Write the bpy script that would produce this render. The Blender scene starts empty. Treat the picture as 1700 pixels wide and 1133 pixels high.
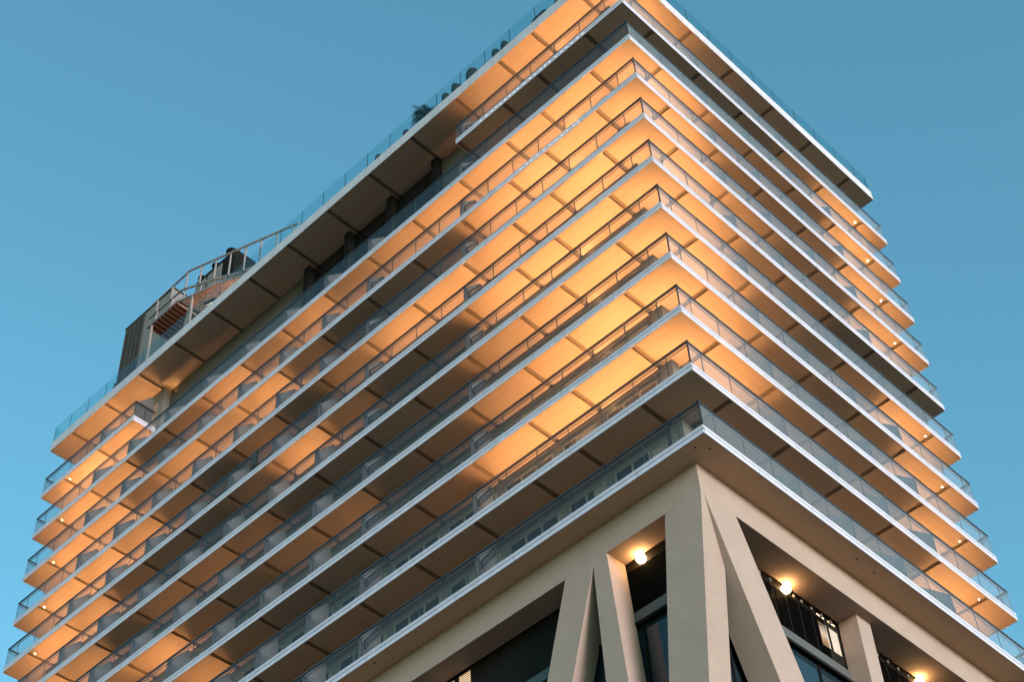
import bpy, math, random
from mathutils import Matrix, Vector
random.seed(11)
C = bpy.context.scene.collection
sc = bpy.context.scene

# ------------------------------------------------------------------ camera
cam = bpy.data.cameras.new('camera'); cam_o = bpy.data.objects.new('camera', cam); C.objects.link(cam_o)
YAW, PITCH, ROLL = 0.7219808137260224, 0.8361303278181864, -0.07290501396085318
f = Vector((math.cos(PITCH) * math.cos(YAW), math.cos(PITCH) * math.sin(YAW), math.sin(PITCH)))
r = f.cross(Vector((0, 0, 1))).normalized(); u = r.cross(f)
cr, sr = math.cos(ROLL), math.sin(ROLL)
R_ = cr * r + sr * u; U_ = -sr * r + cr * u
m = Matrix((R_, U_, -f)).transposed().to_4x4()
m.translation = Vector((-36.3037, -23.17724, -41.52383))
cam_o.matrix_world = m
cam.sensor_width = 36.0; cam.lens = 2760.9625 / 1700 * 36.0
cam.clip_start = 0.5; cam.clip_end = 4000
sc.camera = cam_o

# ------------------------------------------------------------------ sky, sun, exposure
SUN_EL, SUN_AZ = 9.0, 256.0          # azimuth counted from +X towards +Y: the glow comes from -Y
w = bpy.data.worlds.new('World'); sc.world = w; w.use_nodes = True
nt = w.node_tree; nt.nodes.clear()
sky = nt.nodes.new('ShaderNodeTexSky'); sky.sky_type = 'NISHITA'; sky.sun_disc = False
sky.sun_elevation = math.radians(SUN_EL); sky.sun_rotation = math.radians(90 - SUN_AZ)
sky.air_density = 1.0; sky.dust_density = 0.6; sky.ozone_density = 2.0
tint = nt.nodes.new('ShaderNodeMix'); tint.data_type = 'RGBA'; tint.blend_type = 'MULTIPLY'; tint.inputs[0].default_value = 1.0
tint.inputs[7].default_value = (0.74, 1.24, 1.1, 1)
bg = nt.nodes.new('ShaderNodeBackground'); bg.inputs[1].default_value = 0.12
wo = nt.nodes.new('ShaderNodeOutputWorld')
nt.links.new(sky.outputs[0], tint.inputs[6]); nt.links.new(tint.outputs[2], bg.inputs[0]); nt.links.new(bg.outputs[0], wo.inputs[0])
sun = bpy.data.lights.new('sun', 'SUN'); sun.energy = 1.7; sun.angle = math.radians(20); sun.color = (0.93, 0.83, 0.98)
sun_o = bpy.data.objects.new('sun', sun); C.objects.link(sun_o)
sd = Vector((math.cos(math.radians(SUN_EL)) * math.cos(math.radians(SUN_AZ)), math.cos(math.radians(SUN_EL)) * math.sin(math.radians(SUN_AZ)), math.sin(math.radians(SUN_EL))))
sun_o.rotation_euler = sd.to_track_quat('Z', 'Y').to_euler()
vs = sc.view_settings; vs.view_transform = 'Standard'; vs.look = 'None'; vs.exposure = 1.5; vs.gamma = 1.0; vs.use_curve_mapping = False
sc.cycles.use_denoising = True
sc.cycles.max_bounces = 8; sc.cycles.transparent_max_bounces = 24; sc.cycles.diffuse_bounces = 4; sc.cycles.glossy_bounces = 4
sc.cycles.sample_clamp_indirect = 6.0
sc.cycles.caustics_reflective = False; sc.cycles.caustics_refractive = False

# ------------------------------------------------------------------ materials
def mat(name, col, rough=0.7, metal=0.0, noise=None, bump=0.0, scale=8.0, spec=0.5, streak=False):
    m = bpy.data.materials.new(name); m.use_nodes = True; n = m.node_tree; b = n.nodes['Principled BSDF']
    b.inputs['Base Color'].default_value = (*col, 1); b.inputs['Roughness'].default_value = rough; b.inputs['Metallic'].default_value = metal
    b.inputs['Specular IOR Level'].default_value = spec
    tc = n.nodes.new('ShaderNodeTexCoord')
    if noise:
        # slow stains and fine speckle, kept within `noise` of the base colour
        t1 = n.nodes.new('ShaderNodeTexNoise'); t1.inputs['Scale'].default_value = 0.7; t1.inputs['Detail'].default_value = 6; t1.inputs['Roughness'].default_value = 0.65
        t2 = n.nodes.new('ShaderNodeTexNoise'); t2.inputs['Scale'].default_value = scale; t2.inputs['Detail'].default_value = 3
        ad = n.nodes.new('ShaderNodeMath'); ad.operation = 'ADD'
        mr = n.nodes.new('ShaderNodeMapRange'); mr.inputs[1].default_value = 0.65; mr.inputs[2].default_value = 1.35; mr.inputs[3].default_value = 1 - noise; mr.inputs[4].default_value = 1 + noise
        mx = n.nodes.new('ShaderNodeMix'); mx.data_type = 'RGBA'; mx.blend_type = 'MULTIPLY'; mx.inputs[0].default_value = 1; mx.inputs[6].default_value = (*col, 1)
        mp = n.nodes.new('ShaderNodeMapping'); mp.inputs['Scale'].default_value = (1, 1, .12) if streak else (1, 1, 1)
        if streak:
            gm = n.nodes.new('ShaderNodeNewGeometry'); n.links.new(gm.outputs['Position'], mp.inputs[0])
        else: n.links.new(tc.outputs['Object'], mp.inputs[0])
        for t in (t1, t2): n.links.new(mp.outputs[0], t.inputs['Vector'])
        n.links.new(t1.outputs[0], ad.inputs[0]); n.links.new(t2.outputs[0], ad.inputs[1]); n.links.new(ad.outputs[0], mr.inputs[0])
        n.links.new(mr.outputs[0], mx.inputs[7]); n.links.new(mx.outputs[2], b.inputs['Base Color'])
    if bump:
        t = n.nodes.new('ShaderNodeTexNoise'); t.inputs['Scale'].default_value = scale * 3; t.inputs['Detail'].default_value = 4
        bp = n.nodes.new('ShaderNodeBump'); bp.inputs['Strength'].default_value = bump; bp.inputs['Distance'].default_value = 0.02
        n.links.new(tc.outputs['Object'], t.inputs['Vector']); n.links.new(t.outputs[0], bp.inputs['Height']); n.links.new(bp.outputs[0], b.inputs['Normal'])
    return m

def plank_mat(name, col, axis):
    """narrow boards running along the facade; grain and board tone, grooves in the bump"""
    m = bpy.data.materials.new(name); m.use_nodes = True; n = m.node_tree; b = n.nodes['Principled BSDF']
    b.inputs['Roughness'].default_value = 0.55
    g = n.nodes.new('ShaderNodeNewGeometry'); sp = n.nodes.new('ShaderNodeSeparateXYZ'); n.links.new(g.outputs['Position'], sp.inputs[0])
    mul = n.nodes.new('ShaderNodeMath'); mul.operation = 'MULTIPLY'; mul.inputs[1].default_value = 1 / 0.105
    n.links.new(sp.outputs['X' if axis == 'x' else 'Y'], mul.inputs[0])
    fl = n.nodes.new('ShaderNodeMath'); fl.operation = 'FLOOR'; fr = n.nodes.new('ShaderNodeMath'); fr.operation = 'FRACT'
    n.links.new(mul.outputs[0], fl.inputs[0]); n.links.new(mul.outputs[0], fr.inputs[0])
    wn = n.nodes.new('ShaderNodeTexWhiteNoise'); wn.noise_dimensions = '1D'; n.links.new(fl.outputs[0], wn.inputs['W'])
    tc = n.nodes.new('ShaderNodeMapping'); tc.inputs['Scale'].default_value = (8, 1.2, 4) if axis == 'x' else (1.2, 8, 4)
    n.links.new(g.outputs['Position'], tc.inputs[0])
    ns = n.nodes.new('ShaderNodeTexNoise'); ns.inputs['Scale'].default_value = 3; ns.inputs['Detail'].default_value = 5; n.links.new(tc.outputs[0], ns.inputs['Vector'])
    a = n.nodes.new('ShaderNodeMath'); a.operation = 'ADD'; n.links.new(wn.outputs[0], a.inputs[0]); n.links.new(ns.outputs[0], a.inputs[1])
    mr = n.nodes.new('ShaderNodeMapRange'); mr.inputs[1].default_value = 0.3; mr.inputs[2].default_value = 1.7; mr.inputs[3].default_value = 0.95; mr.inputs[4].default_value = 1.04
    n.links.new(a.outputs[0], mr.inputs[0])
    # groove between boards
    gr = n.nodes.new('ShaderNodeMapRange'); gr.inputs[1].default_value = 0.0; gr.inputs[2].default_value = 0.10; gr.inputs[3].default_value = 0.80; gr.inputs[4].default_value = 1.0
    n.links.new(fr.outputs[0], gr.inputs[0])
    m2 = n.nodes.new('ShaderNodeMath'); m2.operation = 'MULTIPLY'; n.links.new(mr.outputs[0], m2.inputs[0]); n.links.new(gr.outputs[0], m2.inputs[1])
    mx = n.nodes.new('ShaderNodeMix'); mx.data_type = 'RGBA'; mx.blend_type = 'MULTIPLY'; mx.inputs[0].default_value = 1; mx.inputs[6].default_value = (*col, 1)
    n.links.new(m2.outputs[0], mx.inputs[7]); n.links.new(mx.outputs[2], b.inputs['Base Color'])
    bp = n.nodes.new('ShaderNodeBump'); bp.inputs['Strength'].default_value = 0.5; bp.inputs['Distance'].default_value = 0.01
    n.links.new(gr.outputs[0], bp.inputs['Height']); n.links.new(bp.outputs[0], b.inputs['Normal'])
    return m

def glass_mat(name, tintc, boost=1.5, rough=0.02, veil=0.12):
    m = bpy.data.materials.new(name); m.use_nodes = True; n = m.node_tree; n.nodes.clear()
    o = n.nodes.new('ShaderNodeOutputMaterial'); tr = n.nodes.new('ShaderNodeBsdfTransparent'); tr.inputs[0].default_value = (*tintc, 1)
    gl = n.nodes.new('ShaderNodeBsdfGlossy'); gl.inputs['Roughness'].default_value = rough
    lw = n.nodes.new('ShaderNodeLayerWeight'); lw.inputs[0].default_value = 0.5
    pw = n.nodes.new('ShaderNodeMath'); pw.operation = 'POWER'; pw.inputs[1].default_value = 5
    ml = n.nodes.new('ShaderNodeMath'); ml.operation = 'MULTIPLY_ADD'; ml.inputs[1].default_value = 0.92 * boost; ml.inputs[2].default_value = 0.045 * boost; ml.use_clamp = True
    n.links.new(lw.outputs['Facing'], pw.inputs[0])
    mx = n.nodes.new('ShaderNodeMixShader')
    n.links.new(pw.outputs[0], ml.inputs[0]); n.links.new(ml.outputs[0], mx.inputs[0]); n.links.new(tr.outputs[0], mx.inputs[1]); n.links.new(gl.outputs[0], mx.inputs[2]); df = n.nodes.new('ShaderNodeBsdfDiffuse'); df.inputs[0].default_value = (0.80, 0.82, 0.84, 1); m3 = n.nodes.new('ShaderNodeMixShader'); m3.inputs[0].default_value = veil
    n.links.new(mx.outputs[0], m3.inputs[1]); n.links.new(df.outputs[0], m3.inputs[2]); n.links.new(m3.outputs[0], o.inputs[0])
    return m

def glow(name, col, s):
    m = bpy.data.materials.new(name); m.use_nodes = True; b = m.node_tree.nodes['Principled BSDF']
    b.inputs['Base Color'].default_value = (0.8, 0.8, 0.8, 1); b.inputs['Emission Color'].default_value = (*col, 1); b.inputs['Emission Strength'].default_value = s
    return m

M = dict(
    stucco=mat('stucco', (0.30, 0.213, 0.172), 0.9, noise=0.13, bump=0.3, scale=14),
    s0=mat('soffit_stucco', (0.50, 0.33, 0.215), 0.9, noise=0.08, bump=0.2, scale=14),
    fascia=mat('painted_aluminium', (0.50, 0.465, 0.525), 0.45, noise=0.13, scale=2.2, streak=True),
    fascia_top=mat('painted_channel', (0.45, 0.42, 0.475), 0.4, noise=0.11, scale=2.2, streak=True),
    roof_edge=mat('painted_concrete', (0.42, 0.39, 0.42), 0.7, noise=0.14, bump=0.1, scale=4, streak=True),
    plank_x=plank_mat('soffit_boards_left', (0.39, 0.30, 0.23), 'x'),
    plank_y=plank_mat('soffit_boards_right', (0.39, 0.30, 0.23), 'y'),
    slot=mat('slot_lining', (0.18, 0.145, 0.115), 0.6),
    slab=mat('slab_concrete', (0.30, 0.28, 0.26), 0.9, noise=0.1),
    rail=mat('dark_bronze_rail', (0.035, 0.03, 0.03), 0.35, metal=0.3),
    joint=mat('glass_joint', (0.03, 0.04, 0.045), 0.4),
    glass=glass_mat('railing_glass', (0.80, 0.81, 0.81), boost=0.8, veil=0.015),
    veilglass=glass_mat('sky_veil_railing_glass', (0.80, 0.85, 0.86), boost=1.3, veil=0.085),  # pale diffuse mix stands in for brighter sky reflected on the right side
    rglass=glass_mat('roof_railing_glass', (0.70, 0.87, 0.86), boost=0.8, veil=0.0),
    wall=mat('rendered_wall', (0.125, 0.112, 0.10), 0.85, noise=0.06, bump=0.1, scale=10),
    frame=mat('window_frame', (0.165, 0.155, 0.145), 0.5),
    pane=mat('dark_window_glass', (0.02, 0.024, 0.03), 0.06, spec=0.8),
    recess=mat('brown_recess_panel', (0.07, 0.052, 0.042), 0.7, noise=0.06),
    curtain=mat('drawn_curtain', (0.21, 0.19, 0.165), 0.3, noise=0.1, scale=6),
    screen=mat('grey_screen', (0.07, 0.069, 0.068), 0.6, noise=0.04, scale=2),
    port=mat('mirrored_port', (0.035, 0.04, 0.045), 0.05, spec=1.0),
    black=mat('black_metal', (0.010, 0.0095, 0.009), 0.7, spec=0.03),
    dark=mat('dark_louvre', (0.014, 0.012, 0.011), 0.6, spec=0.04),
    darkglass=mat('dark_facade_glass', (0.008, 0.009, 0.01), 0.08, spec=0.3),
    blueglass=mat('blue_facade_glass', (0.012, 0.022, 0.028), 0.08, spec=0.5),
    transom=mat('grey_transom', (0.075, 0.07, 0.068), 0.5),
    clad=mat('brown_cladding', (0.055, 0.042, 0.034), 0.75, noise=0.06, spec=0.1),
    panel=mat('grey_panel', (0.14, 0.125, 0.115), 0.75, noise=0.06),
    steel=mat('painted_steel', (0.22, 0.17, 0.155), 0.5, metal=0.1),
    timber=mat('timber_slat', (0.27, 0.18, 0.135), 0.6, noise=0.12),
    wick=mat('dark_woven', (0.014, 0.012, 0.012), 0.8, bump=0.3, scale=30),
    cush=mat('brown_rattan', (0.17, 0.13, 0.115), 0.85, bump=0.3, scale=30),
    leaf=mat('palm_leaf', (0.025, 0.045, 0.03), 0.6),
    bush=mat('planter_leaf', (0.035, 0.05, 0.035), 0.7),
    cloth=mat('dark_towel', (0.02, 0.028, 0.03), 0.9),
    white=mat('white_enamel', (0.7, 0.7, 0.7), 0.4),
    ground=mat('paving', (0.31, 0.20, 0.145), 0.9, noise=0.15),
)
WARM = (1.0, 0.465, 0.16)
def lamp_mat(level, _c={}):
    k = round(level * 10) / 10
    if k not in _c:
        m = _c[k] = glow('warm_uplight_and_fill_%d' % int(k * 10), WARM, LAMP_K * LV(k)); n = m.node_tree
        # lensed fixture: narrower than a bare strip, brightest straight up
        g = n.nodes.new('ShaderNodeNewGeometry'); d = n.nodes.new('ShaderNodeVectorMath'); d.operation = 'DOT_PRODUCT'
        p = n.nodes.new('ShaderNodeMath'); p.operation = 'POWER'; p.inputs[1].default_value = 2.2; p.use_clamp = True
        q = n.nodes.new('ShaderNodeMath'); q.operation = 'MULTIPLY'; q.inputs[1].default_value = LAMP_K * LV(k) * 1.45
        n.links.new(g.outputs['Normal'], d.inputs[0]); n.links.new(g.outputs['Incoming'], d.inputs[1]); n.links.new(d.outputs['Value'], p.inputs[0])
        n.links.new(p.outputs[0], q.inputs[0]); n.links.new(q.outputs[0], n.nodes['Principled BSDF'].inputs['Emission Strength'])
    return _c[k]
LAMP_K = 82.0
def LV(l):
    xs = [(1, 0), (1.5, .03), (2, .06), (3, .15), (4, .30), (5, .52), (6, .80), (7, 1.0), (8, 1.12), (9, 1.4)]
    for (a, va), (b, vb) in zip(xs, xs[1:]):
        if l <= b: return va + (vb - va) * (l - a) / (b - a)
    return xs[-1][1]

# ------------------------------------------------------------------ mesh helper
class MB:
    def __init__(s): s.v = []; s.f = []; s.mi = []; s.mats = []
    def _m(s, m):
        if m not in s.mats: s.mats.append(m)
        return s.mats.index(m)
    def face(s, pts, m):
        b = len(s.v); s.v += [tuple(p) for p in pts]; s.f.append(tuple(range(b, b + len(pts)))); s.mi.append(s._m(m)); return s
    def box(s, x0, y0, z0, x1, y1, z1, m):
        b = len(s.v); i = s._m(m)
        s.v += [(x0, y0, z0), (x1, y0, z0), (x1, y1, z0), (x0, y1, z0), (x0, y0, z1), (x1, y0, z1), (x1, y1, z1), (x0, y1, z1)]
        for q in ((0, 3, 2, 1), (4, 5, 6, 7), (0, 1, 5, 4), (1, 2, 6, 5), (2, 3, 7, 6), (3, 0, 4, 7)):
            s.f.append(tuple(b + k for k in q)); s.mi.append(i)
        return s
    def prism(s, poly, d, m, side=None):
        """polygon (3D points) swept by vector d"""
        n = len(poly); b = len(s.v); i = s._m(m); j = s._m(side or m)
        s.v += [tuple(p) for p in poly] + [tuple(Vector(p) + Vector(d)) for p in poly]
        s.f.append(tuple(b + k for k in range(n))); s.mi.append(i)
        s.f.append(tuple(b + n + k for k in reversed(range(n)))); s.mi.append(i)
        for k in range(n):
            s.f.append((b + k, b + (k + 1) % n, b + n + (k + 1) % n, b + n + k)); s.mi.append(j)
        return s
    def tube(s, a, b_, r, m, n=8, r2=None):
        a = Vector(a); b_ = Vector(b_); d = (b_ - a).normalized()
        u = d.orthogonal().normalized(); v = d.cross(u); r2 = r if r2 is None else r2
        b = len(s.v); i = s._m(m)
        for c, rr in ((a, r), (b_, r2)):
            for k in range(n):
                t = 2 * math.pi * k / n; s.v.append(tuple(c + u * rr * math.cos(t) + v * rr * math.sin(t)))
        for k in range(n):
            s.f.append((b + k, b + (k + 1) % n, b + n + (k + 1) % n, b + n + k)); s.mi.append(i)
        s.f.append(tuple(b + k for k in reversed(range(n)))); s.mi.append(i)
        s.f.append(tuple(b + n + k for k in range(n))); s.mi.append(i)
        return s
    def beam(s, a, b_, wd, ht, m, up=(0, 0, 1)):
        a = Vector(a); b_ = Vector(b_); d = (b_ - a).normalized(); sd_ = d.cross(Vector(up))
        if sd_.length < 1e-4: sd_ = d.cross(Vector((1, 0, 0)))
        sd_.normalize(); up_ = sd_.cross(d)
        q = [a + sd_ * wd / 2 * i + up_ * ht / 2 * j for i, j in ((-1, -1), (1, -1), (1, 1), (-1, 1))]
        return s.prism(q, b_ - a, m)
    def sphere(s, c, rx, ry, rz, m, nu=14, nv=9, vmin=-1.0):
        b = len(s.v); i = s._m(m); lo = math.asin(max(-1, vmin))
        for k in range(nv + 1):
            ph = lo + (math.pi / 2 - lo) * k / nv
            for l in range(nu):
                th = 2 * math.pi * l / nu
                s.v.append((c[0] + rx * math.cos(ph) * math.cos(th), c[1] + ry * math.cos(ph) * math.sin(th), c[2] + rz * math.sin(ph)))
        for k in range(nv):
            for l in range(nu):
                s.f.append((b + k * nu + l, b + k * nu + (l + 1) % nu, b + (k + 1) * nu + (l + 1) % nu, b + (k + 1) * nu + l)); s.mi.append(i)
        s.f.append(tuple(b + l for l in reversed(range(nu)))); s.mi.append(i)
        return s
    def mesh(s, name, smooth=False):
        me = bpy.data.meshes.new(name); me.from_pydata(s.v, [], s.f)
        for m in s.mats: me.materials.append(M[m] if isinstance(m, str) else m)
        me.polygons.foreach_set('material_index', s.mi)
        if smooth: me.polygons.foreach_set('use_smooth', [True] * len(s.f))
        me.validate(); me.update()
        import bmesh
        bm = bmesh.new(); bm.from_mesh(me); bmesh.ops.recalc_face_normals(bm, faces=bm.faces[:]); bm.to_mesh(me); bm.free()
        return me

WPOS = {}
def link(name, data, parent=None, at=(0, 0, 0)):
    """`at` is the world position of the object's origin; nothing here is rotated"""
    o = bpy.data.objects.new(name, data); C.objects.link(o)
    at = Vector(at); WPOS[o.name] = at
    if parent: o.parent = parent; o.location = at - WPOS[parent.name]
    else: o.location = at
    return o
def obj(name, mb, parent=None, at=(0, 0, 0), smooth=False): return link(name, mb.mesh(name, smooth), parent, at)
def tag(o, label, cat, group=None):
    o['label'] = label; o['category'] = cat
    if group: o['group'] = group
    return o

# ------------------------------------------------------------------ ground
GZ = -43.0
g = obj('ground', MB().face([(-900, -900, 0), (900, -900, 0), (900, 900, 0), (-900, 900, 0)], 'ground'), at=(0, 0, GZ)); g['kind'] = 'structure'

# ------------------------------------------------------------------ the tower
L, W, H = 48.51, 22.18, 3.3
WX, WY = 1.72, 1.97                                  # wall planes behind the left and the right balconies
Z = {k: k * H for k in range(9)}; Z[9] = 29.74; ZR = 33.656
FT = 0.41                                            # balcony edge height
YJ = [2.38, 5.65, 8.08, 11.38, 14.85, 18.25, 21.73, 25.17, 28.62, 32.08, 35.57, 39.05, 42.5, 45.95]   # slots in the left soffits
XJ = [2.2, 5.80, 9.22, 12.68, 16.10, 19.66]
SLOT = 0.24
tower = link('apartment_tower', None, at=(W / 2, L / 2, GZ))
tag(tower, 'tall white balcony tower with warm lit soffits and glass railings, corner towards the viewer', 'building')

def left_pieces(y0, y1):
    """runs of soffit between slots"""
    out = []; a = y0
    for j in YJ:
        if j <= y0 or j + SLOT >= y1: continue
        out.append((a, j)); a = j + SLOT
    out.append((a, y1)); return out
def right_pieces(x0, x1):
    out = []; a = x0
    for j in XJ:
        if j <= x0 or j + SLOT >= x1: continue
        out.append((a, j)); a = j + SLOT
    out.append((a, x1)); return out

SK = {}
def soffit(kind, a, b, dx0, z, th, parent):
    """one boarded soffit panel; the mesh is shared between storeys"""
    key = (kind, round(a, 3), round(b, 3), round(dx0, 3), th)
    if key not in SK:
        mb = MB()
        if kind == 'L': mb.box(dx0, 0, 0, WX + 0.6, b - a, th, 'plank_x')
        else: mb.box(0, dx0, 0, b - a, WY + 0.6, th, 'plank_y')
        SK[key] = mb.mesh('soffit_panel')
    return link('soffit_panel', SK[key], parent, (0, a, z) if kind == 'L' else (a, 0, z))
def corner_soffit(z, th, parent):
    e = 0.003
    if ('c', th) not in SK:
        # two mitred halves
        SK[('c', th)] = MB().prism([(e, e, 0), (2.38, 2.38, 0), (e, 2.38, 0)], (0, 0, th), 'plank_x').mesh('soffit_panel')
        SK[('d', th)] = MB().prism([(e, e, 0), (2.2, e, 0), (2.2, 2.2, 0)], (0, 0, th), 'plank_y').mesh('soffit_panel')
    link('soffit_panel', SK[('c', th)], parent, (0, 0, z)); link('soffit_panel', SK[('d', th)], parent, (0, 0, z))

def fascia_run(side, a, b, z, parent, pos=0.0, off=0.03, flip=False):
    """lower boards in lengths of 3.165 m and one continuous channel above a shadow gap"""
    cuts = [a]; q = off
    while q < b - 0.3:
        if q > a + 0.3: cuts.append(q)
        q += 3.165
    cuts.append(b)
    for i, (p, q) in enumerate(zip(cuts, cuts[1:])):
        key = ('f', side, round(q - p, 3), flip)
        if key not in SK:
            e = 0.016; mb = MB()
            t0, t1 = (0, 0.045) if not flip else (-0.045, 0)
            if side == 'x': mb.box(t0, e, 0.012, t1, q - p - e, 0.205, 'fascia')
            else: mb.box(e, t0, 0.012, q - p - e, t1, 0.205, 'fascia')
            SK[key] = mb.mesh('fascia_board')
        link('fascia_board', SK[key], parent, (pos, p, z) if side == 'x' else (p, pos, z))
    s = 1 if not flip else -1
    mb = MB()
    if side == 'x': mb.box(min(0, s * .06), a, 0.24, max(0, s * .06), b, FT, 'fascia_top').box(min(s * .035, s * .05), a, 0.19, max(s * .035, s * .05), b, 0.25, 'black')
    else: mb.box(a, min(0, s * .06), 0.24, b, max(0, s * .06), FT, 'fascia_top').box(a, min(s * .035, s * .05), 0.19, b, max(s * .035, s * .05), 0.25, 'black')
    obj('edge_channel', mb, parent, (pos, 0, z) if side == 'x' else (0, pos, z))

PK = {}
def pane(side, ln, h, parent, at, m='glass'):
    key = (side, round(ln, 3), round(h, 3), m)
    if key not in PK:
        mb = MB(); e = 0.004; t = 0.016; d = 0.017
        for a, b, mm in ((e, e + d, 'joint'), (e + d, ln - e - d, m), (ln - e - d, ln - e, 'joint')):
            if side == 'x':
                mb.face([(0, a, 0), (0, b, 0), (0, b, h), (0, a, h)], mm)
                if mm == 'joint': mb.box(0.001, a, 0, t, b, h, mm)
            else:
                mb.face([(a, 0, 0), (b, 0, 0), (b, 0, h), (a, 0, h)], mm)
                if mm == 'joint': mb.box(a, 0.001, 0, b, t, h, mm)
        PK[key] = mb.mesh('glass_pane')
    return link('glass_pane', PK[key], parent, at)

RAIL_T = 1.684
LEFT_CUTS = [0.06, 1.1] + [1.1 + 1.7152 * i for i in range(1, 28)] + [L - 0.06]
RIGHT_CUTS = [0.06, 0.85] + [0.85 + 1.7067 * i for i in range(1, 13)] + [W - 0.06]
def railing(z, runs, parent_z):
    """runs: list of (side, a, b, pos, cuts)"""
    mb = MB()
    for side, a, b, pos, cuts in runs:
        s = 0.03
        if side == 'x':
            mb.box(pos, a, 1.59, pos + 0.075, b, RAIL_T, 'rail'); mb.box(pos + 0.085, a + .05, 1.49, pos + 0.11, b - .05, 1.515, 'rail')
        else:
            mb.box(a, pos, 1.591, b, pos + 0.075, RAIL_T - 0.002, 'rail'); mb.box(a + .05, pos + 0.085, 1.491, b - .05, pos + 0.11, 1.516, 'rail')
    # corner posts and the small clamp at their foot
    for (x, y) in {(0.05, 0.05)}:
        if any(rn[0] == 'y' for rn in runs):
            mb.box(x - .02, y - .02, 0.36, x + .012, y + .012, 1.595, 'rail'); mb.box(x - .04, y - .04, 0.33, x + .02, y + .02, 0.50, 'black')
    o = obj('glass_railing', mb, tower, (0, 0, z))
    for side, a, b, pos, cuts in runs:
        cs = [a] + [c for c in cuts if a + .15 < c < b - .15] + [b]
        for p, q in zip(cs, cs[1:]):
            at = (pos + .02, p, z + FT) if side == 'x' else (p, pos + .02, z + FT)
            pane(side, q - p, 1.225, o, at, 'veilglass' if side == 'y' and pos < 1 else 'glass')
    return o

def fin(side, s, z, port, parent=None):
    """balcony partition: low at the railing, sloping up to the soffit; some carry a rounded mirrored port"""
    t = 0.05; h = H - FT
    prof = [(0.10, 0.0), (0.10, 1.23), (1.20, 2.44), (1.30, 2.40), (1.34, 2.22), (1.34, 0.0)]
    if side == 'y': prof = [(a * 1.15 - .01, b) for a, b in prof]
    key = ('fin', side)
    if key not in PK:
        poly = [(a, 0, b) for a, b in prof] if side == 'x' else [(0, a, b) for a, b in prof]
        PK[key] = MB().prism(poly, (0, t, 0) if side == 'x' else (t, 0, 0), 'screen').mesh('partition_screen')
        def rounded(q, rad, n=5):
            out = []
            for i, p in enumerate(q):
                p = Vector(p); a = Vector(q[i - 1]); c = Vector(q[(i + 1) % len(q)])
                s0 = p + (a - p).normalized() * rad; s1 = p + (c - p).normalized() * rad
                for j in range(n + 1):
                    t_ = j / n; out.append(tuple(s0 * (1 - t_) ** 2 + p * 2 * t_ * (1 - t_) + s1 * t_ ** 2))
            return out
        o_ = rounded([(.36, .66), (.36, 1.17), (1.21, 2.36), (1.30, 2.02)], .16); i_ = rounded([(.41, .74), (.41, 1.14), (1.19, 2.25), (1.25, 2.02)], .12)
        mb = MB().prism([(a, 0, b) for a, b in o_], (0, -0.025, 0), 'black').prism([(a, -0.026, b) for a, b in i_], (0, -0.004, 0), 'port')
        PK['port'] = mb.mesh('port_window')
    at = (0, s, z + FT) if side == 'x' else (s, 0, z + FT)
    o = link('partition_screen', PK[key], tower, at)
    if port: link('port_window', PK['port'], o, at)
    return o

def uplight(side, s0, s1, z, level):
    """floor strip that washes the soffit above; in unlit bays an added fill"""
    level = max(level, 1.2)  # bays rated unlit get an added faint strip to lift the soffit
    ln = (s1 - s0) * 0.8; c = (s0 + s1) / 2; lm = lamp_mat(level); mb = MB()
    if side == 'x': mb.box(-0.06, -ln / 2, 0, 0.06, ln / 2, 0.05, 'black').face([(-0.045, -ln / 2, .054), (0.045, -ln / 2, .054), (0.045, ln / 2, .054), (-0.045, ln / 2, .054)], lm)
    else: mb.box(-ln / 2, -0.06, 0, ln / 2, 0.06, 0.05, 'black').face([(-ln / 2, -0.045, .054), (ln / 2, -0.045, .054), (ln / 2, 0.045, .054), (-ln / 2, 0.045, .054)], lm)
    obj('uplight_and_fill', mb, tower, (1.3, c, z + FT) if side == 'x' else (c, 1.4, z + FT))

# brightness of each bay's soffit, 1 = unlit but for added fill ... 9 = brightest, by soffit storey
LB = {1: [1.35] * 15,
      2: [8, 8.5, 8.5, 7.5, 2, 1.5, 1.2, 1, 1.5, 5, 1, 1, 1, 1, 1],
      3: [8.5, 9, 8, 5, 1.8, 1.2, 3, 2.5, 1.5, 2, 6, 4, 5, 5, 5],
      4: [8, 8.5, 7.5, 5, 1.7, 1.2, 1.2, 1.2, 2.5, 3, 3, 1.5, 5, 6, 5],
      5: [8, 8.5, 9, 7.5, 1.5, 1, 2.5, 6, 2, 1.2, 1.5, 2.3, 6, 7, 5],
      6: [8, 9, 8, 7, 6.5, 6, 3.5, 1.2, 3, 1.2, 2.5, 5.5, 7, 7, 5],
      7: [8, 8, 9, 7, 2, 1, 1.2, 2.5, 6.3, 5, 5.5, 3.7, 7, 7, 5],
      8: [8, 8, 8, 7, 6, 5, 4, 5.3, 4, 5.7, 3.3, 2, 6, 7, 5],
      9: [1, 1, 1, 2, 1, 1, 1, 1, 1, 1, 1, 1, 8, 9, 6],
      10: [8, 7.5, 7, 5.5, 1, 1, 1, 1, 1, 1, 1, 1, 6, 6, 4.5]}
RB = {1: [1.35, 1.8, 2, 2.5, 3, 7, 6], 2: [8, 7, 3, 2.5, 3, 6, 6], 3: [8, 7.5, 3, 2, 2.5, 6, 6], 4: [8, 8, 3.5, 2, 3, 7, 6],
      5: [8, 8, 4, 3, 1, 1, 1], 6: [8, 8.5, 5, 3, 2.5, 7, 6], 7: [8, 8, 3.5, 3, 3, 7.5, 6], 8: [8, 8, 3.5, 3, 2.5, 8, 6],
      9: [1, 1, 1, 1.5, 3, 7, 6], 10: [8, 6.5, 3, 1.8, 1.5, 1.4, 1.4]}

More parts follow.
